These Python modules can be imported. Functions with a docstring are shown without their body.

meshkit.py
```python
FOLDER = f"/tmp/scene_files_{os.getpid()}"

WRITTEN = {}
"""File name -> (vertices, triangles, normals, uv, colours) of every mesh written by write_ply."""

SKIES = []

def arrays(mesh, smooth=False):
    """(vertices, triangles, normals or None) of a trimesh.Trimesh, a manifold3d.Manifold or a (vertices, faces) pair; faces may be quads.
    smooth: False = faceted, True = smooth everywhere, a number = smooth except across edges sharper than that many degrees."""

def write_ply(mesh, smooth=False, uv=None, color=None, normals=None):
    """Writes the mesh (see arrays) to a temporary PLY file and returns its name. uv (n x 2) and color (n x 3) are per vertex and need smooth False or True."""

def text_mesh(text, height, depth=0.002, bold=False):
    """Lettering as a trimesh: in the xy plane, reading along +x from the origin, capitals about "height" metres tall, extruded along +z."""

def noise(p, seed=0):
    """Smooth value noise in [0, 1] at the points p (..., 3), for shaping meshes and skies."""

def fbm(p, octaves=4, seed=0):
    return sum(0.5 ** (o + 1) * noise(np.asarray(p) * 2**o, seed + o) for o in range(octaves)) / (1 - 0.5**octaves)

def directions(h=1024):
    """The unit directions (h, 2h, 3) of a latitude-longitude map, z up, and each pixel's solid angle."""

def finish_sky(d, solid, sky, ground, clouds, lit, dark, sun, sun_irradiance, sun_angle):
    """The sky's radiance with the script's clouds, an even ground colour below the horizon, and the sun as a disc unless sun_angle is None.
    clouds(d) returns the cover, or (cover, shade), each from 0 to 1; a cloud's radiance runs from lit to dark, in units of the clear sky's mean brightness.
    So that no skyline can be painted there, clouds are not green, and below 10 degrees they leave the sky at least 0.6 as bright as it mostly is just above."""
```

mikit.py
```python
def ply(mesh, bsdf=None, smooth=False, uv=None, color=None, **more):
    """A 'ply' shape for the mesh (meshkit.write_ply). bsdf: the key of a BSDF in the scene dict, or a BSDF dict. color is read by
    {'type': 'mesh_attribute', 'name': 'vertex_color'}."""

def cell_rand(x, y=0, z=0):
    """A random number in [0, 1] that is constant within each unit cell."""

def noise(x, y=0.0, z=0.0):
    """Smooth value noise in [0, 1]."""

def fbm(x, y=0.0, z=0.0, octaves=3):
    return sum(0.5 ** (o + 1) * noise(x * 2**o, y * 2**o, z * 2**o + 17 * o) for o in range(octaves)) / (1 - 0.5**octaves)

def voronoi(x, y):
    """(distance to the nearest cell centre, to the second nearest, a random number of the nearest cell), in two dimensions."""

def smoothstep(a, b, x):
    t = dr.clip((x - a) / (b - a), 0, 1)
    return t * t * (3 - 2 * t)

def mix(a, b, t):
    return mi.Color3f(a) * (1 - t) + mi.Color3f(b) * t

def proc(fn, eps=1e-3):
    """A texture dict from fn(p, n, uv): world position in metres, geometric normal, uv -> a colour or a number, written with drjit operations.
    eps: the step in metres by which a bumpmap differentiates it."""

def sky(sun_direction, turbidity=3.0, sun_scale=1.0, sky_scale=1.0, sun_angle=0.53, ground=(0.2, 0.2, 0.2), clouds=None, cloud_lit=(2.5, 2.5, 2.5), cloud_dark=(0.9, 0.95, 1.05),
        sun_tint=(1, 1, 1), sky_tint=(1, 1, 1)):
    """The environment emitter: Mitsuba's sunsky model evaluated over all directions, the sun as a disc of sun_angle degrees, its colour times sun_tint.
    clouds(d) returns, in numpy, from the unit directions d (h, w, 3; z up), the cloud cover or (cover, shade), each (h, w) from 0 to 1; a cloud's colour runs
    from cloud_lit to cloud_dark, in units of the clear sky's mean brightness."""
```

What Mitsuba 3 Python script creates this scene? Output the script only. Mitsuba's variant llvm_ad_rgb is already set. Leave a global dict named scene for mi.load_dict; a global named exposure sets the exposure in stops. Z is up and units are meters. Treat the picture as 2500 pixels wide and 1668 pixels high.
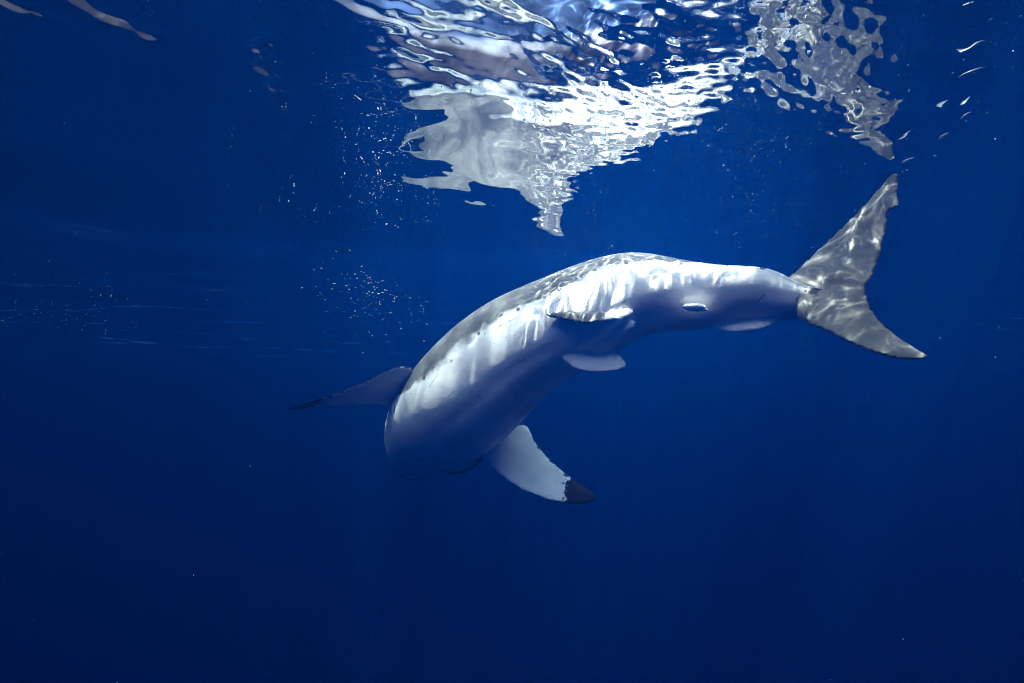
import math
import numpy as np
import drjit as dr
import mitsuba as mi
import trimesh
import manifold3d as m3
import shapely
from shapely.geometry import Polygon, LineString, Point
from scipy.interpolate import PchipInterpolator, CubicSpline
from scipy.spatial import Delaunay, cKDTree
import meshkit
import mikit
from mikit import noise, fbm, voronoi, smoothstep, mix

T = mi.ScalarTransform4f
scene, labels = {}, {}
rng = np.random.default_rng(11)

# ------------------------------------------------------------------ camera, sky, exposure
DEPTH = 1.10                       # the camera is this far below the mean water surface (z = 0)
PITCH = math.radians(5.5)
FOV = 99.0
exposure = 2.85
EYE = np.array([0, 0, -DEPTH])
FWD = np.array([0, math.cos(PITCH), math.sin(PITCH)])
UPV = np.array([0, -math.sin(PITCH), math.cos(PITCH)])
scene['camera'] = dict(type='perspective', fov=FOV, fov_axis='x', near_clip=0.02, far_clip=900.0,
                       to_world=T().look_at(origin=EYE.tolist(), target=(EYE + FWD).tolist(), up=[0, 0, 1]),
                       medium={'type': 'ref', 'id': 'sea_water'})
SUN = np.array([0.10, -0.36, 1.0])


def cloud_cover(d):
    n = meshkit.fbm(d * 3.4 + 4.0)
    up = d[..., 2]
    bank = np.clip((0.655 + 0.10 * (n - 0.5) - up) / 0.02, 0, 1)          # made-up dull cloud low all round, colours the sky window rim grey-brown
    fill_cloud = np.clip((n - 0.56 + 0.55 * np.clip((up - 0.695) / 0.06, 0, 1)) / 0.14, 0, 1)   # unseen bright broken cloud overhead, added to fill the shaded belly
    return np.maximum(bank, fill_cloud), bank


scene['sky'] = mikit.sky(SUN.tolist(), turbidity=3.0, ground=(0.0, 0.006, 0.03), clouds=cloud_cover, sky_scale=1.75, sun_scale=1.3,
                         cloud_lit=(5.0, 5.0, 5.0), cloud_dark=(0.24, 0.205, 0.185), sun_tint=(0.94, 0.98, 1.06), sky_tint=(1.3, 1.06, 1.0))

# ------------------------------------------------------------------ the water body
scene['sea_water'] = dict(type='homogeneous', albedo={'type': 'rgb', 'value': [0.001, 0.084, 0.46]}, sigma_t={'type': 'rgb', 'value': [0.19, 0.125, 0.12]},
                          phase=dict(type='hg', g=0.55))
scene['haze'] = dict(type='cube', to_world=T().translate([0, 0, -44.7]).scale([70, 70, 45.1]), bsdf={'type': 'null'},
                     interior={'type': 'ref', 'id': 'sea_water'})
labels['haze'] = dict(label='deep blue sea water filling the whole view and fading far things', category='water', kind='stuff')


def ramp(x, a, b):
    t = np.clip((x - a) / (b - a), 0, 1)
    return t * t * (3 - 2 * t)


# ------------------------------------------------------------------ sea surface
def axis(fine0, fine1, step, far, grow):
    a = list(np.arange(fine0, fine1, step))
    for s in (1, -1):
        x, d = (a[-1] if s > 0 else a[0]), step
        while abs(x) < far:
            d *= grow
            x += s * d
            a = a + [x] if s > 0 else [x] + a
    return np.array(a)


def wave_set(seed, n, lam0, lam1, slope, direction, spread):
    r = np.random.default_rng(seed)
    out = []
    for _ in range(n):
        lam = lam0 * (lam1 / lam0) ** r.random()
        th = direction + spread * r.normal()
        k = 2 * np.pi / lam
        out.append((k * math.cos(th), k * math.sin(th), r.random() * 6.283, slope / k * math.sqrt(2 / n)))
    return out


SWELL = wave_set(1, 9, 1.3, 4.5, 0.050, 1.9, 0.5)
MID = wave_set(2, 20, 0.22, 0.8, 0.055, 1.7, 0.7)
RIPPLE = wave_set(3, 36, 0.06, 0.20, 0.036, 2.2, 0.5)
FINE = wave_set(5, 40, 0.03, 0.075, 0.068, 2.2, 0.55)
LONG = wave_set(8, 14, 0.8, 2.6, 0.075, 1.75, 0.35)


def waves(ws, x, y):
    return sum(a * np.sin(kx * x + ky * y + p) for kx, ky, p, a in ws)


def stir(x, y):
    """How strongly the animal has stirred the surface into ripples, 0 to 1."""
    n = meshkit.noise(np.stack([x * 1.7, y * 1.7, 0 * x + 3], -1))
    e = np.exp(-((x - 0.95) / 0.75) ** 4 - ((y - 1.5) / 0.8) ** 4)
    e = e + 0.8 * np.exp(-((x + 0.10) / 0.45) ** 4 - ((y - 1.28) / 0.32) ** 4)
    return np.clip(e * (0.35 + 1.3 * n), 0, 1)


def height(x, y):
    wx = x + 0.05 * np.sin(3.1 * y + 1.0) + 0.03 * np.sin(7.0 * y - 2 * x)
    wy = y + 0.05 * np.sin(2.7 * x + 0.5) + 0.03 * np.sin(6.0 * x + 1.5 * y)
    m = stir(x, y)
    roll_in = 0.060 * np.cos(np.clip((y - 1.05) / 4.2, -0.5, 1.0) * 2 * np.pi) * ramp(x, 1.7, 0.9) * ramp(x, -4, -1)
    roll_in = roll_in + 0.045 * np.sin(np.clip((x - 0.8) / 8.0, -0.5, 0.5) * 2 * np.pi) * ramp(y, 4.5, 2.6) * ramp(x, 1.3, 0.5)
    roll_in = roll_in + 0.042 * np.cos(np.clip((y - 1.6) / 3.2, -0.5, 1.0) * 2 * np.pi) * ramp(x, -1.9, -0.9) * ramp(x, 0.6, -0.3)
    for x0, y0, x1, y1, w, a in ((-1.27, 1.14, -1.12, 1.31, .036, .0150), (-1.52, 1.13, -1.39, 1.215, .030, .013), (-.80, 1.27, -.915, 1.60, .026, .0125), (-.99, 1.80, -1.02, 1.97, .022, .0105)):
        ux, uy = np.array([x1 - x0, y1 - y0]) / math.hypot(x1 - x0, y1 - y0)     # short steep wavelets, long and narrow
        al, ac = (x - x0) * ux + (y - y0) * uy, -(x - x0) * uy + (y - y0) * ux
        ac = ac + 0.012 * np.sin(al * 60) + 0.01 * np.sin(al * 23 + 1)
        le = math.hypot(x1 - x0, y1 - y0)
        roll_in = roll_in + a * np.exp(-(ac / w) ** 2) * ramp(al, -.04, .05) * ramp(al, le + .05, le - .05)
    near = np.exp(-((x / 9) ** 2 + ((y - 2) / 9) ** 2))
    return (roll_in + waves(SWELL, x, y) + waves(LONG, x, y) * np.maximum(ramp(y, 3.2, 6.0), ramp(x, -1.3, -2.6)) * ramp(np.hypot(x, y), 30, 12) + waves(MID, wx, wy) * (0.60 + 0.10 * m + 0.45 * np.exp(-((x + 0.1) / 0.5) ** 2 - ((y - 1.3) / 0.5) ** 2))
            + (waves(RIPPLE, wx, wy) * (0.30 + 0.9 * m) + waves(FINE, wx, wy) * (0.05 + m * m)) * near)


xs, ys = axis(-2.4, 3.0, 0.011, 68, 1.09), axis(0.8, 4.6, 0.011, 68, 1.09)
gx, gy = np.meshgrid(xs, ys)
gz = height(gx, gy)
nx, ny = len(xs), len(ys)
idx = np.arange(nx * ny).reshape(ny, nx)
q = np.stack([idx[:-1, :-1], idx[:-1, 1:], idx[1:, 1:], idx[1:, :-1]], -1).reshape(-1, 4)


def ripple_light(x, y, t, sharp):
    """Made-up pattern of bright caustic lines, not traced from the waves, about 0.3 on average, in a unit of one metre."""
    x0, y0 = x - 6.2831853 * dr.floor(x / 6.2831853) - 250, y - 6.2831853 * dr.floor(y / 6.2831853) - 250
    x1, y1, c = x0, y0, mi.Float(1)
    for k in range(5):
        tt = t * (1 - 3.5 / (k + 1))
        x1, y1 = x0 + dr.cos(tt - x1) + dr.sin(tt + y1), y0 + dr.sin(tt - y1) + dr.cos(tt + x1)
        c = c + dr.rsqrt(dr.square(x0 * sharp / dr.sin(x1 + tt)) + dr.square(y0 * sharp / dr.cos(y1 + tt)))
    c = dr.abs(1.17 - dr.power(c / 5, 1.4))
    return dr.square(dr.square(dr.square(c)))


def painted_caustics(p, n, uv):
    """Caustic light painted as a transmittance pattern, independent of the wave shape: 1 on average."""
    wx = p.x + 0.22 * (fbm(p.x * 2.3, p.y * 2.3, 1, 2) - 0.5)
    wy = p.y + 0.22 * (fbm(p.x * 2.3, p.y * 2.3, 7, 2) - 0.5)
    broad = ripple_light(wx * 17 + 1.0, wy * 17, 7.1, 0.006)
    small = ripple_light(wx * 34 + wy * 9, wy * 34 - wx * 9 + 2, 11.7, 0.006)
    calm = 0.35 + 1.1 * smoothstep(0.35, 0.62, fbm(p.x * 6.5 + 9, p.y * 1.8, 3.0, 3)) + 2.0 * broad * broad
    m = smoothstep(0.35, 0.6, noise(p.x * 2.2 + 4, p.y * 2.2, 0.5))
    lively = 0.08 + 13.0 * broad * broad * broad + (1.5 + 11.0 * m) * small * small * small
    light_falloff = 0.12 + 0.88 * dr.exp(-(dr.square(p.x - 0.35) + dr.square(p.y - 2.9)) / 4.6)   # painted dimming away from the shark, darkens the outer water
    return dr.lerp(calm, lively, smoothstep(-0.1, 0.4, p.x)) * light_falloff


scene['water_skin'] = dict(type='thindielectric', int_ior=1.0, ext_ior=1.333, specular_transmittance=mikit.proc(painted_caustics))  # sunlight pattern and outer dimming are painted into the transmittance
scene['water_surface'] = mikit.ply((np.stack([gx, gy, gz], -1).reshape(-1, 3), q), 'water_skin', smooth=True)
labels['water_surface'] = dict(label='rippled underside of the sea surface mirroring the shark', category='water', kind='structure')


# ------------------------------------------------------------------ the shark
def xyz(x, y, z):
    return np.array([x, y, z])


def unit(v):
    return v / np.linalg.norm(v, axis=-1, keepdims=True)


# spine from the tail to the snout: x, y, z, half width in metres, height / width, roll in degrees
ST = [(1.508, 2.082, -0.709, 0.03, 0.5, 28), (1.409, 2.042, -0.711, 0.068, 0.55, 28),
      (1.373, 2.081, -0.701, 0.088, 0.55, 28), (1.272, 2.187, -0.654, 0.138, 0.58, 28),
      (1.108, 2.306, -0.634, 0.178, 0.68, 29), (0.919, 2.424, -0.606, 0.212, 0.82, 32),
      (0.704, 2.533, -0.591, 0.262, 0.93, 36), (0.481, 2.650, -0.660, 0.3, 1.0, 43),
      (0.263, 2.760, -0.754, 0.326, 1.0, 42), (0.014, 2.883, -0.886, 0.362, 1.0, 38),
      (-0.179, 3.009, -1.045, 0.394, 1.0, 34), (-0.342, 3.144, -1.203, 0.41, 0.98, 30),
      (-0.487, 3.298, -1.340, 0.405, 0.95, 27), (-0.652, 3.512, -1.479, 0.35, 0.92, 25),
      (-0.759, 3.726, -1.613, 0.29, 0.92, 25), (-0.839, 3.939, -1.737, 0.22, 0.92, 25),
      (-0.869, 4.110, -1.839, 0.15, 0.9, 25), (-0.895, 4.215, -1.890, 0.035, 0.9, 25)]
C = np.array([r[:3] for r in ST])
S = np.r_[0, np.cumsum(np.linalg.norm(np.diff(C, axis=0), axis=1))]
LEN = S[-1]
spine = CubicSpline(S, C)
half = PchipInterpolator(S, [s[3] for s in ST])
squash = PchipInterpolator(S, [s[4] for s in ST])
roll = PchipInterpolator(S, [math.radians(s[5]) for s in ST])


ROLL_FROM = np.array([0, 0, -1.10])      # the belly's roll is measured against this point


def frame(s):
    """(centre, tangent to the head, ventral, lateral) at the spine length s."""
    s = np.asarray(s, float)
    c, t = spine(s), unit(spine(s, 1))
    cam = ROLL_FROM - c
    cam = unit(cam - (cam * t).sum(-1, keepdims=True) * t)
    low = np.cross(t, cam)
    low = low * np.where(low[..., 2:] > 0, -1, 1)
    d = roll(s)[..., None]
    v = np.cos(d) * cam + np.sin(d) * low
    lat = np.cross(t, v)
    lat = lat * np.where((lat * low).sum(-1, keepdims=True) > 0, -1, 1)   # + is the upper flank
    return c, t, v, lat


def skin(s, phi):
    """A point on the body at spine length s and angle phi from the belly line (+ towards the upper flank)."""
    s, phi = np.broadcast_arrays(np.asarray(s, float), np.asarray(phi, float))
    c, t, v, lat = frame(s)
    w = half(s)
    keel = np.exp(-((np.abs(phi) - 1.62) / 0.16) ** 2) * np.exp(-((s - 0.20) / 0.20) ** 2) * 0.012
    groove = 0.006 * np.exp(-((np.abs(phi) - 0.42) / 0.13) ** 2) * ramp(s, 1.2, 1.6) * ramp(s, 2.6, 2.2)
    r = w * (1 - 0.035 * np.cos(phi) ** 8) - groove
    b = squash(s)
    return c + ((r * np.cos(phi) * b)[..., None] * v + (r * np.sin(phi) + keel * np.sign(np.sin(phi)))[..., None] * lat)


NS, NP = 420, 220
ss = np.linspace(0, LEN, NS)
ph = np.linspace(-np.pi, np.pi, NP, endpoint=False)
SG, PG = np.meshgrid(ss, ph, indexing='ij')
B = skin(SG, PG)
B += 0.006 * (meshkit.noise(np.stack([SG * 3, np.cos(PG) * 2 + 5, np.sin(PG) * 2 + 9], -1)) - 0.5)[..., None] * unit(B - spine(SG))
# border between the grey back and the white belly, as an angle from the belly line along the body
edge = PchipInterpolator([0, S[2], S[4], S[5], S[6], S[7], S[8], S[9], S[10], S[11], S[12], S[14], LEN], [1.7, 1.70, 1.72, 1.60, 1.42, 1.42, 1.36, 1.30, 1.30, 1.34, 1.47, 1.5, 1.5])
f_body = (np.abs(PG) - edge(SG)) * half(SG)
f_body = np.where(SG < 0.16, np.maximum(f_body, (0.10 - SG) * 1.5), f_body)
bv = np.vstack([B.reshape(-1, 3), spine(0)[None], spine(LEN)[None] + 0.01 * unit(spine(LEN, 1))[None]])
ii = np.arange(NS * NP).reshape(NS, NP)
jj = np.roll(ii, -1, axis=1)
bf = np.stack([ii[:-1], ii[1:], jj[1:], jj[:-1]], -1).reshape(-1, 4)
bf = np.vstack([bf[:, [0, 1, 2]], bf[:, [0, 2, 3]],
                np.stack([np.full(NP, NS * NP), ii[0], jj[0]], -1), np.stack([np.full(NP, NS * NP + 1), jj[-1], ii[-1]], -1)])
b_uv = np.vstack([np.stack([f_body, np.full_like(f_body, -1)], -1).reshape(-1, 2), [[0.2, -1], [0.2, -1]]])


def fin(outline, root, origin, ex, ey, thick, tell, ragged=0.0, bend=None, step=0.012, seed=0, flare=0.02):
    """A fin as a closed lens-shaped blade. outline: points (x, y) in the plane origin + x ex + y ey; root: the line inside the body where it keeps its
    thickness; tell(x, y, side, d) -> (grey, black) fields; bend(x, y) -> offset along the normal."""
    n = unit(np.cross(ex, ey))
    pts = np.array(outline, float)
    loop = np.vstack([pts, pts[:1]])
    t = np.r_[0, np.cumsum(np.linalg.norm(np.diff(loop, axis=0), axis=1))]
    fine = np.linspace(0, t[-1], int(t[-1] / (step * 0.6)), endpoint=False)
    smooth_loop = np.stack([PchipInterpolator(t, loop[:, k])(fine) for k in (0, 1)], -1)
    for _ in range(3):
        smooth_loop = 0.5 * smooth_loop + 0.25 * (np.roll(smooth_loop, 1, 0) + np.roll(smooth_loop, -1, 0))
    if ragged:
        d = unit(np.roll(smooth_loop, -1, 0) - np.roll(smooth_loop, 1, 0))
        k = meshkit.noise(np.stack([fine * 55, fine * 0 + seed, fine * 0], -1)) + meshkit.noise(np.stack([fine * 20, fine * 0 + seed, fine * 0 + 4], -1)) - 1
        smooth_loop = smooth_loop + ragged * k[:, None] * np.stack([d[:, 1], -d[:, 0]], -1)
    poly = Polygon(smooth_loop).buffer(0)
    if poly.geom_type != 'Polygon':
        poly = max(poly.geoms, key=lambda g: g.area)
    ring = np.array(poly.exterior.coords)[:-1]
    lo, hi = ring.min(0), ring.max(0)
    g = np.stack(np.meshgrid(np.arange(lo[0], hi[0], step), np.arange(lo[1], hi[1], step)), -1).reshape(-1, 2)
    g[:, 0] += (np.round((g[:, 1] - lo[1]) / step) % 2) * step / 2
    g = g[shapely.contains_xy(poly.buffer(-step * 0.55), g[:, 0], g[:, 1])]
    p = np.vstack([ring, g])
    tri = Delaunay(p).simplices
    cen = p[tri].mean(1)
    tri = tri[shapely.contains_xy(poly, cen[:, 0], cen[:, 1])]
    a = np.cross(p[tri[:, 1]] - p[tri[:, 0]], p[tri[:, 2]] - p[tri[:, 0]])
    tri = tri[np.abs(a) > 1e-10]
    a = a[np.abs(a) > 1e-10]
    tri[a < 0] = tri[a < 0][:, ::-1]
    nr = len(ring)
    d = shapely.distance(LineString(np.vstack([ring, ring[:1]])), shapely.points(p))
    droot = shapely.distance(LineString(root), shapely.points(p))
    wide = max(d.max(), 1e-6)
    h = thick * np.sqrt(np.clip(1 - (1 - np.minimum(d / wide, 1)) ** 2, 0, 1)) * (0.75 + 0.6 * np.exp(-droot / 0.15)) + flare * np.exp(-droot / (1.6 * flare + 0.02)) * np.minimum(d / 0.03, 1)
    h[:nr] = 0
    off = bend(p[:, 0], p[:, 1]) if bend is not None else 0 * h
    base = origin + p[:, :1] * ex + p[:, 1:] * ey + off[:, None] * n
    up, dn = base + h[:, None] * n, base - h[:, None] * n
    # rim vertices are shared by both faces
    mapdn = np.r_[np.arange(nr), np.arange(nr, len(p)) + len(p) - nr]
    v = np.vstack([up, dn[nr:]])
    f = np.vstack([tri, mapdn[tri][:, ::-1]])
    gu, ku = tell(p[:, 0], p[:, 1], 1, d)
    gd, kd = tell(p[:, 0], p[:, 1], -1, d)
    uv = np.vstack([np.stack([gu, ku], -1), np.stack([gd, kd], -1)[nr:]])
    return v, f, uv


def plane_through(a, b, c):
    ex = unit(b - a)
    n = unit(np.cross(ex, c - a))
    return a, ex, np.cross(n, ex), n


def to_eye(pl):
    return 1 if np.dot(pl[3], ROLL_FROM - pl[0]) > 0 else -1


pieces = [(bv, bf, b_uv)]
full = lambda x, v: np.full(np.shape(x), float(v))  # noqa: E731

# tail fin: the broad side leans back and catches the sun
pl = plane_through(xyz(1.345, 2.032, -0.71), xyz(1.964, 2.147, -0.025), xyz(1.58, 1.66, -1.02))
o2 = [(0, 0), (0.096, -0.109), (0.264, -0.093), (0.419, -0.069), (0.609, -0.04), (0.781, -0.021), (0.912, -0.009), (0.927, 0), (0.795, 0.06), (0.705, 0.105), (0.677, 0.092), (0.655, 0.079), (0.609, 0.1), (0.493, 0.133), (0.355, 0.169), (0.246, 0.189), (0.176, 0.198), (0.109, 0.231), (0.025, 0.302), (-0.043, 0.394), (-0.082, 0.469), (-0.113, 0.525), (-0.127, 0.516), (-0.148, 0.471), (-0.164, 0.408), (-0.152, 0.298), (-0.121, 0.151), (-0.105, 0.068), (-0.068, 0.031)]
rt = [(0.071, -0.046), (-0.079, 0.05)]


def tail_tell(x, y, side, d):
    w = meshkit.fbm(np.stack([x * 5, y * 5, 0 * x + side], -1))
    return 0.05 + 0.25 * np.minimum(d / 0.03, 1) * 0 + 0.35 * (0.62 - w), full(x, -1)


pieces.append(fin(o2, rt, *pl[:3], 0.016, tail_tell, 0.004, lambda x, y: 0.02 * np.sin(x * 4) - 0.02 * (y / 0.6) ** 2, seed=3))


def pectoral(pts, corners, root, tip, thick, black, seed, curl, reach, margin):
    pl = plane_through(*corners)
    o2, rt, tp = pts, root, np.array(tip)
    side_seen = to_eye(pl)
    line = LineString(black)

    def tell(x, y, side, d):
        r = np.hypot(x - tp[0], y - tp[1])
        trail = shapely.distance(line, shapely.points(np.stack([x, y], -1)))
        k = np.maximum(reach - r, 0.002 + margin * np.clip(0.45 - r, 0, 1) - trail)
        return full(x, -0.3 if side == side_seen else 0.3), k

    r0 = np.mean(rt, 0)
    span = np.hypot(*(tp - r0))
    return fin(o2, rt, *pl[:3], thick, tell, 0.003, lambda x, y: side_seen * curl * (np.hypot(x - r0[0], y - r0[1]) / span) ** 2, seed=seed, flare=0.045)


# lower pectoral fin, underside seen full
pieces.append(pectoral([(-0.264, 0.096), (-0.117, 0.024), (0.006, -0.012), (0.212, -0.092), (0.421, -0.131), (0.574, -0.127), (0.686, -0.104), (0.803, -0.055), (0.853, 0.001), (0.828, 0.024), (0.738, 0.053), (0.655, 0.074), (0.518, 0.125), (0.402, 0.182), (0.312, 0.251), (0.25, 0.309), (0.211, 0.328), (0.173, 0.304), (0.064, 0.232), (-0.1, 0.164), (-0.247, 0.202)],
                       (xyz(-0.232, 3.162, -1.59), xyz(0.541, 2.946, -1.853), xyz(0.096, 3.265, -1.417)), [(-0.212, 0.137), (-0.075, 0.079)], (0.847, 0.001), 0.022,
                       [(0.847, 0.001), (0.738, 0.053), (0.655, 0.074), (0.518, 0.125), (0.402, 0.182), (0.312, 0.251)], 1, 0.03, 0.205, 0.05))
# upper pectoral fin, seen along its blade
pieces.append(pectoral([(-0.309, 0.088), (-0.234, 0.185), (-0.173, 0.217), (-0.185, 0.302), (-0.181, 0.392), (-0.151, 0.465), (-0.088, 0.48), (-0.002, 0.433), (0.131, 0.339), (0.294, 0.237), (0.492, 0.139), (0.662, 0.054), (0.765, 0.005), (0.743, -0.004), (0.452, 0.031), (0.229, 0.064), (0.074, 0.054), (0, 0), (-0.103, -0.131), (-0.251, -0.155)],
                       (xyz(-0.88, 3.304, -1.293), xyz(-1.642, 3.231, -1.273), xyz(-0.678, 3.061, -1.068)), [(-0.23, 0.111), (-0.174, -0.047)], (0.766, 0), 0.020,
                       [(0.766, 0), (0.492, 0.139), (0.294, 0.237), (0.131, 0.339)], 2, 0.02, 0.11, 0.16))


def local_fin(s, phi, pts, thick, grey, lean=0.0, sweep=0.0, seed=0, root_depth=0.06):
    """A fin given in the body's own frame: x runs back along the body, y stands off the skin (metres)."""
    c, t, v, lat = (a[0] for a in frame(np.array([s])))
    p = skin(np.array([s]), np.array([phi]))[0]
    out = unit(p - c)
    out = unit(out - (out @ t) * t)
    side = np.cross(t, out)
    ex = unit(-t + sweep * out)
    ey = unit(out + lean * side)
    ey = unit(ey - (ey @ ex) * ex)
    pts = np.array(pts, float)
    return fin(pts, [(pts[:, 0].min() * 0.6, -0.02), (pts[:, 0].max() * 0.4, -0.02)], p, ex, ey, thick, lambda x, y, sd, d: (grey(x, y, sd), full(x, -1)), 0.0015, step=0.009, seed=seed, flare=0.012)


white = lambda x, y, sd: full(x, -0.3)  # noqa: E731
dark = lambda x, y, sd: full(x, 0.3)  # noqa: E731
# first dorsal fin, standing off the far side of the back
pieces.append(local_fin(1.52, np.pi, [(-.26, -.10), (-.24, 0), (-.12, .16), (.02, .34), (.10, .43), (.145, .445), (.15, .40), (.145, .28), (.16, .15), (.20, .07), (.28, .035), (.24, 0), (.2, -.10)],
                        0.022, dark, lean=0.42, seed=4))
pieces.append(local_fin(0.62, np.pi, [(-.06, -.04), (-.05, 0), (.0, .05), (.04, .065), (.045, .04), (.09, .02), (.06, 0), (.05, -.04)], 0.006, dark, seed=5))


def blade(pts, corners, root, thick, grey, seed, curl=0.0, ragged=0.0012, flare=0.012):
    """A fin whose outline lies in the plane through three corners."""
    pl = plane_through(*corners)
    o2, rt = pts, root
    seen, r0 = to_eye(pl), np.mean(rt, 0)
    return fin(o2, rt, *pl[:3], thick, lambda x, y, sd, d: (grey(pl, x, y, sd == seen), full(x, -1)), ragged, lambda x, y: seen * curl * np.hypot(x - r0[0], y - r0[1]), step=0.008, seed=seed, flare=flare)


pale = lambda pl, x, y, sd: full(x, -0.3)  # noqa: E731


def grey_patch(pl, x, y, sd):
    return 0.30 - x


# anal fin
pieces.append(blade([(-0.001, -0.018), (0.017, 0.005), (0.047, 0.022), (0.09, 0.032), (0.14, 0.031), (0.121, 0.009), (0.112, -0.012), (0.057, -0.029)], (xyz(0.868, 2.223, -0.715), xyz(0.984, 2.193, -0.711), xyz(0.961, 2.246, -0.743)),
                    [(0.006, -0.014), (0.116, -0.012)], 0.006, pale, 6))
# lower tail keel
pieces.append(blade([(-0.044, -0.04), (-0.004, 0.021), (0.047, 0.054), (0.124, 0.072), (0.203, 0.066), (0.265, 0.047), (0.309, 0.016), (0.286, -0.033), (0.127, -0.041)], (xyz(1.094, 2.34, -0.783), xyz(1.348, 2.178, -0.767), xyz(1.194, 2.225, -0.836)),
                    [(0, -0.022), (0.285, -0.021)], 0.010, pale, 9, ragged=0.003))
# pelvic fins
pieces.append(blade([(-0.012, 0.005), (0.11, -0.012), (0.287, -0.015), (0.412, -0.007), (0.448, 0.01), (0.43, 0.032), (0.371, 0.048), (0.279, 0.067), (0.204, 0.071), (0.109, 0.05), (0.024, 0.027)],
                    (xyz(0.195, 2.414, -0.711), xyz(0.623, 2.340, -0.716), xyz(0.388, 2.336, -0.780)), [(0.037, -0.004), (0.298, -0.008)], 0.007, grey_patch, 7, flare=0.02))
pieces.append(blade([(-0.067, -0.04), (-0.038, 0.057), (0.015, 0.132), (0.075, 0.165), (0.169, 0.189), (0.242, 0.194), (0.292, 0.186), (0.304, 0.168), (0.289, 0.122), (0.273, 0.067), (0.274, 0.02), (0.23, -0.058), (0.072, -0.091)],
                    (xyz(0.317, 2.535, -0.897), xyz(0.570, 2.535, -0.846), xyz(0.549, 2.456, -1.045)), [(0.006, -0.025), (0.233, -0.018)], 0.016, pale, 8, flare=0.02))


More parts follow.
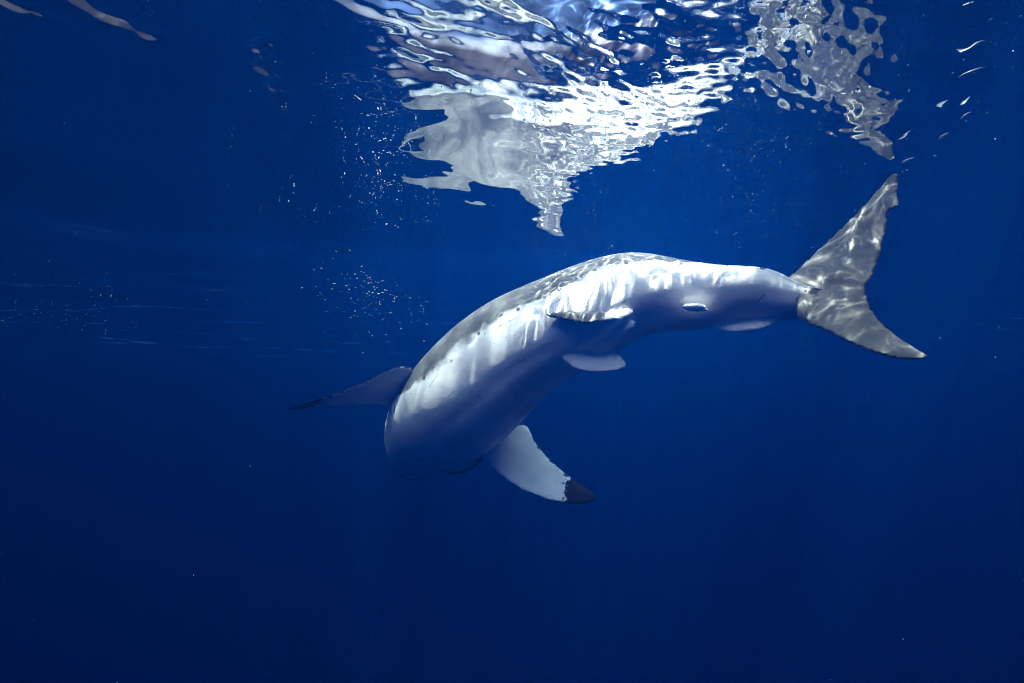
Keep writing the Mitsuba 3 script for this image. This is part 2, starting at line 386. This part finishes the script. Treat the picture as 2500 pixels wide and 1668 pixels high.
def rod(path, radii, grey, rings=26, sides=20):
    path = np.array(path)
    t = np.r_[0, np.cumsum(np.linalg.norm(np.diff(path, axis=0), axis=1))]
    u = np.linspace(0, t[-1], rings)
    c = CubicSpline(t, path)(u)
    r = PchipInterpolator(t, radii)(u)
    v, f = [], []
    d = unit(np.gradient(c, axis=0))
    a = unit(np.cross(d, [0.3, 0.2, 0.93]))
    b = np.cross(d, a)
    ang = np.arange(sides) * 2 * np.pi / sides
    v = (c[:, None] + r[:, None, None] * (np.cos(ang)[None, :, None] * a[:, None] + np.sin(ang)[None, :, None] * b[:, None])).reshape(-1, 3)
    i, j = np.meshgrid(np.arange(rings - 1), np.arange(sides), indexing='ij')
    k = (j + 1) % sides
    qd = np.stack([i * sides + j, i * sides + k, (i + 1) * sides + k, (i + 1) * sides + j], -1).reshape(-1, 4)
    f = np.vstack([qd[:, [0, 1, 2]], qd[:, [0, 2, 3]]])
    n0 = len(v)
    v = np.vstack([v, c[:1], c[-1:]])
    s = np.arange(sides)
    f = np.vstack([f, np.stack([np.full(sides, n0), (s + 1) % sides, s], -1), np.stack([np.full(sides, n0 + 1), s + (rings - 1) * sides, (s + 1) % sides + (rings - 1) * sides], -1)])
    return v, f, np.stack([full(v[:, 0], grey), full(v[:, 0], -1)], -1)


def along(s, phi, off):
    c = skin(np.array([s]), np.array([phi]))[0]
    return c + off * unit(c - spine(s))


for p0, q0 in ((0.20, 0.26), (-0.12, -0.02)):     # the two claspers lying back along the belly
    pieces.append(rod([along(1.40, p0, -.06), along(1.30, p0, -.03), along(1.18, (p0 + q0) / 2, -.020), along(1.06, q0, -.004), along(0.97, q0, .008), along(0.945, q0, .010)],
                      [.03, .046, .05, .042, .026, .006], -0.3))


def solid(v, f, uv):
    v, f = np.asarray(v, float), np.asarray(f, int)
    m = m3.Mesh(vert_properties=np.hstack([v, uv]).astype(np.float32), tri_verts=f.astype(np.uint32))
    s = m3.Manifold(m)
    if s.status() != m3.Error.NoError:
        raise ValueError(str(s.status()))
    if s.volume() < 0:
        return solid(v, f[:, ::-1], uv)
    return s


shark = solid(*pieces[0])
for p in pieces[1:]:
    shark = shark + solid(*p)
sm = shark.to_mesh()
sv, sf = np.array(sm.vert_properties), np.array(sm.tri_verts)
tm = trimesh.Trimesh(sv[:, :3], sf, process=False)

SCARS = [(xyz(1.207, 2.07, -0.688), xyz(1.167, 2.056, -0.752), .006), (xyz(0.013, 2.618, -1.163), xyz(0.104, 2.626, -1.24), .004), (xyz(-0.202, 2.715, -1.125), xyz(-0.135, 2.724, -1.219), .004),
         (xyz(0.154, 3.159, -1.565), xyz(0.046, 3.172, -1.698), .004)]
old = np.random.default_rng(4)
for _ in range(16):                       # old scratches, mostly lengthwise
    s0, p0 = old.uniform(0.3, 2.9), old.uniform(-1.0, 1.3)
    SCARS.append((skin(s0, p0), skin(s0 + old.uniform(.04, .13), p0 + old.uniform(-.12, .12)), old.uniform(.0025, .0045)))
SCARS = [(trimesh.proximity.closest_point(tm, [a])[0][0], trimesh.proximity.closest_point(tm, [b])[0][0], w) for a, b, w in SCARS]


def scar(p):
    out = mi.Float(0)
    for a, b, w in SCARS:
        ab = b - a
        q0 = p - mi.Point3f(*a.tolist())
        t = dr.clip(dr.dot(q0, mi.Vector3f(*ab.tolist())) / float(ab @ ab), 0, 1)
        d = dr.norm(q0 - t * mi.Vector3f(*ab.tolist()))
        out = dr.maximum(out, 1 - smoothstep(w * 0.3, w, d + 0.5 * w * (noise(p.x * 300, p.y * 300, p.z * 300) - 0.5)))
    return out


def skin_colour(p, n, uv):
    rag = (fbm(p.x * 7, p.y * 7, p.z * 7, 2) - 0.5) * 0.09 + (noise(p.x * 31, p.y * 31, p.z * 31) - 0.5) * 0.022 + (noise(p.x * 70, p.y * 70, p.z * 70) - 0.5) * 0.016 + (noise(p.x * 180, p.y * 180, p.z * 180) - 0.5) * 0.01
    soft_edge = 0.007 + 0.04 * smoothstep(0.45, 0.7, noise(p.x * 4 + 2, p.y * 4, p.z * 4))
    g = smoothstep(-soft_edge, soft_edge, uv.x + rag)
    spot = smoothstep(0.77, 0.82, noise(p.x * 30 + 5, p.y * 30, p.z * 30)) * smoothstep(-0.07, -0.02, uv.x)
    g = dr.maximum(g, spot)
    k = smoothstep(-0.003, 0.003, uv.y + (noise(p.x * 45, p.y * 45, p.z * 45) - 0.5) * 0.05 + (noise(p.x * 130, p.y * 130, p.z * 130) - 0.5) * 0.03)
    soft = dr.clip(0.5 + 1.7 * (fbm(p.x * 8, p.y * 8, p.z * 8, 4) - 0.5), 0, 1)
    fleck = fbm(p.x * 90, p.y * 90, p.z * 90, 2)
    grey = mix((0.065, 0.065, 0.064), (0.14, 0.138, 0.133), soft) * (0.8 + 0.4 * fleck)
    pale = mix((0.70, 0.71, 0.71), (0.90, 0.90, 0.89), soft) * (0.95 + 0.1 * fleck)
    speck = smoothstep(0.83, 0.86, noise(p.x * 120, p.y * 120, p.z * 120)) * smoothstep(0.55, 0.7, noise(p.x * 5 + 3, p.y * 5, p.z * 5))
    pale = pale * (1 - 0.5 * speck) * (1 - 0.6 * scar(p))
    c = mix(pale, grey, g)
    return mix(c, (0.012, 0.012, 0.014), k)


def skin_relief(p, n, uv):
    return 0.0009 * fbm(p.x * 55, p.y * 55, p.z * 55, 3) + 0.003 * fbm(p.x * 9, p.y * 9, p.z * 9, 2)


scene['shark_skin'] = dict(type='bumpmap', arbitrary=mikit.proc(skin_relief, eps=2e-3), scale=1.0,
                           nested=dict(type='principled', base_color=mikit.proc(skin_colour), roughness=0.55, specular=0.06))
scene['shark__body'] = mikit.ply(tm, 'shark_skin', smooth=True, uv=sv[:, 3:5])
labels['shark'] = dict(label='large white-bellied grey shark rolling on its side just under the surface', category='shark')

scene['dark_gum'] = dict(type='principled', base_color={'type': 'rgb', 'value': [.03, .03, .035]}, roughness=0.4)
for k, (s, p0) in enumerate(((LEN - .40, 1.35), (LEN - .40, -1.35))):
    e = trimesh.creation.icosphere(3, 0.028)
    e.apply_translation(along(s, p0, -0.010))
    scene['shark__eye' + ('_%03d' % k if k else '')] = mikit.ply(e, 'dark_gum', smooth=True)
ang = np.linspace(-0.95, 0.95, 15)
v, f, _ = rod([along(LEN - .20 - .28 * (abs(a) / .95) ** 1.6, a, -0.004) for a in ang], [.004] + [.012] * 13 + [.004], 0, rings=60, sides=8)
scene['shark__mouth'] = mikit.ply((v, f), 'dark_gum', smooth=True)
for k in range(10):
    s, sgn = 2.62 + 0.075 * (k % 5), 1 if k < 5 else -1
    v, f, _ = rod([along(s + .03 * abs(a - 1.2), sgn * a, -0.004) for a in np.linspace(1.0, 1.75, 7)], [.002, .006, .007, .007, .007, .006, .002], 0, rings=24, sides=6)
    scene['shark__gill_slit' + ('_%03d' % k if k else '')] = mikit.ply((v, f), 'dark_gum', smooth=True)

# dark strand trailing off the jaw
v, f, _ = rod([xyz(-0.177, 3.179, -1.565), xyz(-0.221, 3.183, -1.636), xyz(-0.284, 3.199, -1.693), xyz(-0.362, 3.233, -1.736), xyz(-0.437, 3.275, -1.750), xyz(-0.523, 3.333, -1.729)], [.016, .015, .014, .013, .012, .009], 0, rings=40, sides=10)
scene['strand'] = mikit.ply((v, f), 'dark_gum', smooth=True)
labels['strand'] = dict(label='thin dark curved strand hanging between the shark\'s jaw and lower pectoral fin', category='cord')

# ------------------------------------------------------------------ bubbles and drifting specks
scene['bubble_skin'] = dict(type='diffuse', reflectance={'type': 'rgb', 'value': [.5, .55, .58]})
ball = trimesh.creation.icosphere(1, 1.0)
ball_ply = mikit.ply(ball, 'bubble_skin', smooth=True)


def cloud(n, middle, size, r, shape=1.0):
    """n points and radii: gathered about the middle of a box of that size, or (shape 3) strewn evenly over it."""
    out = []
    while len(out) < n:
        g = rng.normal(0, 0.24 * shape, 3) if shape < 2 else rng.random(3) - 0.5
        p = np.array(middle) + g * size
        if p[2] < -0.04:
            out.append((p, r[0] * (r[1] / r[0]) ** (rng.random() ** 1.6)))
    return out


def bubbles(key, group, label, spots):
    for p, r in spots:
        k = len([1 for q in scene if q.startswith(key)])
        name = key if k == 0 else f'{key}_{k:03d}'
        scene[name] = {**ball_ply, 'to_world': T().translate(p.tolist()).rotate([0, 1, 0], float(rng.random() * 40 - 20)).scale([r * 1.35, r, r * 0.75])}
        labels[name] = dict(label=label, category='bubble', group=group)


bubbles('air_bubble', 'air bubbles above the upper pectoral fin', 'tiny white air bubble in the loose cluster above the shark\'s upper pectoral fin',
        cloud(60, (-0.942, 2.657, -0.523), (0.565, 1, 0.296), (0.0022, 0.0065)) + cloud(70, (-0.824, 2.866, -0.609), (0.578, 0.8, 0.347), (0.002, 0.0045), 1.3) + cloud(30, (-1.436, 3.068, -0.621), (0.927, 1, 0.216), (0.002, 0.004), 1.2))
bubbles('far_bubble', 'far bubbles by the picture\'s edge', 'small dim air bubble in the faint far cluster near the picture\'s edge',
        cloud(24, (-6.607, 5.934, -0.129), (0.717, 1, 0.209), (0.006, 0.012)) + cloud(34, (-5.586, 5.701, -0.312), (1.031, 1.5, 0.258), (0.006, 0.012)))


def specks(spots):
    vs, fs, n0 = [], [], 0
    for p, r in spots:
        a = rng.normal(size=(3, 3))
        qm, _ = np.linalg.qr(a)
        v = (SPECK[0] * (r * np.array([1 + rng.random() * 1.2, 1, 0.7]))) @ qm.T + p
        vs.append(v), fs.append(SPECK[1] + n0)
        n0 += len(v)
    return np.vstack(vs), np.vstack(fs)


ico = trimesh.creation.icosahedron()
SPECK = (np.array(ico.vertices), np.array(ico.faces))
drift = (cloud(520, (0, 3.2, -1.6), (7.5, 4.6, 3.2), (.0006, .0022), 3) + cloud(160, (0.425, 2.971, -0.13), (0.821, 1.1, 0.486), (0.0008, 0.0022)) + cloud(170, (1.285, 2.078, -0.246), (1.178, 0.9, 0.428), (0.001, 0.0035))
         + cloud(190, (0.934, 1.176, -0.269), (1.059, 0.5, 0.473), (0.0007, 0.0026), 3) + cloud(170, (-0.281, 1.3, -0.254), (0.521, 0.45, 0.384), (0.0007, 0.0024)) + cloud(120, (0.446, 1.145, -0.206), (0.244, 0.35, 0.208), (0.0007, 0.0024))
         + cloud(60, (1.776, 2.278, -0.756), (1.146, 1.4, 0.779), (0.0012, 0.003), 3) + cloud(80, (-0.482, 1.141, -0.164), (0.537, 0.35, 0.22), (0.0006, 0.0018), 3))
scene['drifting_specks'] = mikit.ply(specks(drift), 'bubble_skin', smooth=False)
labels['drifting_specks'] = dict(label='fine pale specks and froth drifting all through the water', category='specks', kind='stuff')

for k, (pa, pb, r, text) in enumerate((((1.529, 1.406, -0.056), (1.576, 1.361, -0.05), .005, 'longest thin white sliver near the upper corner, modelled as a solid rod under the surface'),
                                        ((1.825, 1.685, -0.031), (1.813, 1.632, -0.032), .005, 'short pale sliver below the longest sliver, modelled as a solid rod under the surface'),
                                        ((1.821, 1.779, -0.064), (1.813, 1.722, -0.063), .006, 'stubby bluish sliver between the short pale sliver and the tail tip, modelled as a solid rod'),
                                        ((1.842, 1.979, -0.06), (1.851, 1.918, -0.067), .005, 'thin white sliver just above the tip of the tail fin, modelled as a solid rod'))):
    pa, pb = np.array(pa), np.array(pb)  # solid pale rods standing in for glints on the water surface
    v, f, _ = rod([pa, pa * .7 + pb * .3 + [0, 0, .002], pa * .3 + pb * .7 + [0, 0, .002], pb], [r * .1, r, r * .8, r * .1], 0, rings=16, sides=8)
    name = 'glint' + ('_%03d' % k if k else '')
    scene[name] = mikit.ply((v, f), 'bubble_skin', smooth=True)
    labels[name] = dict(label=text, category='glint')
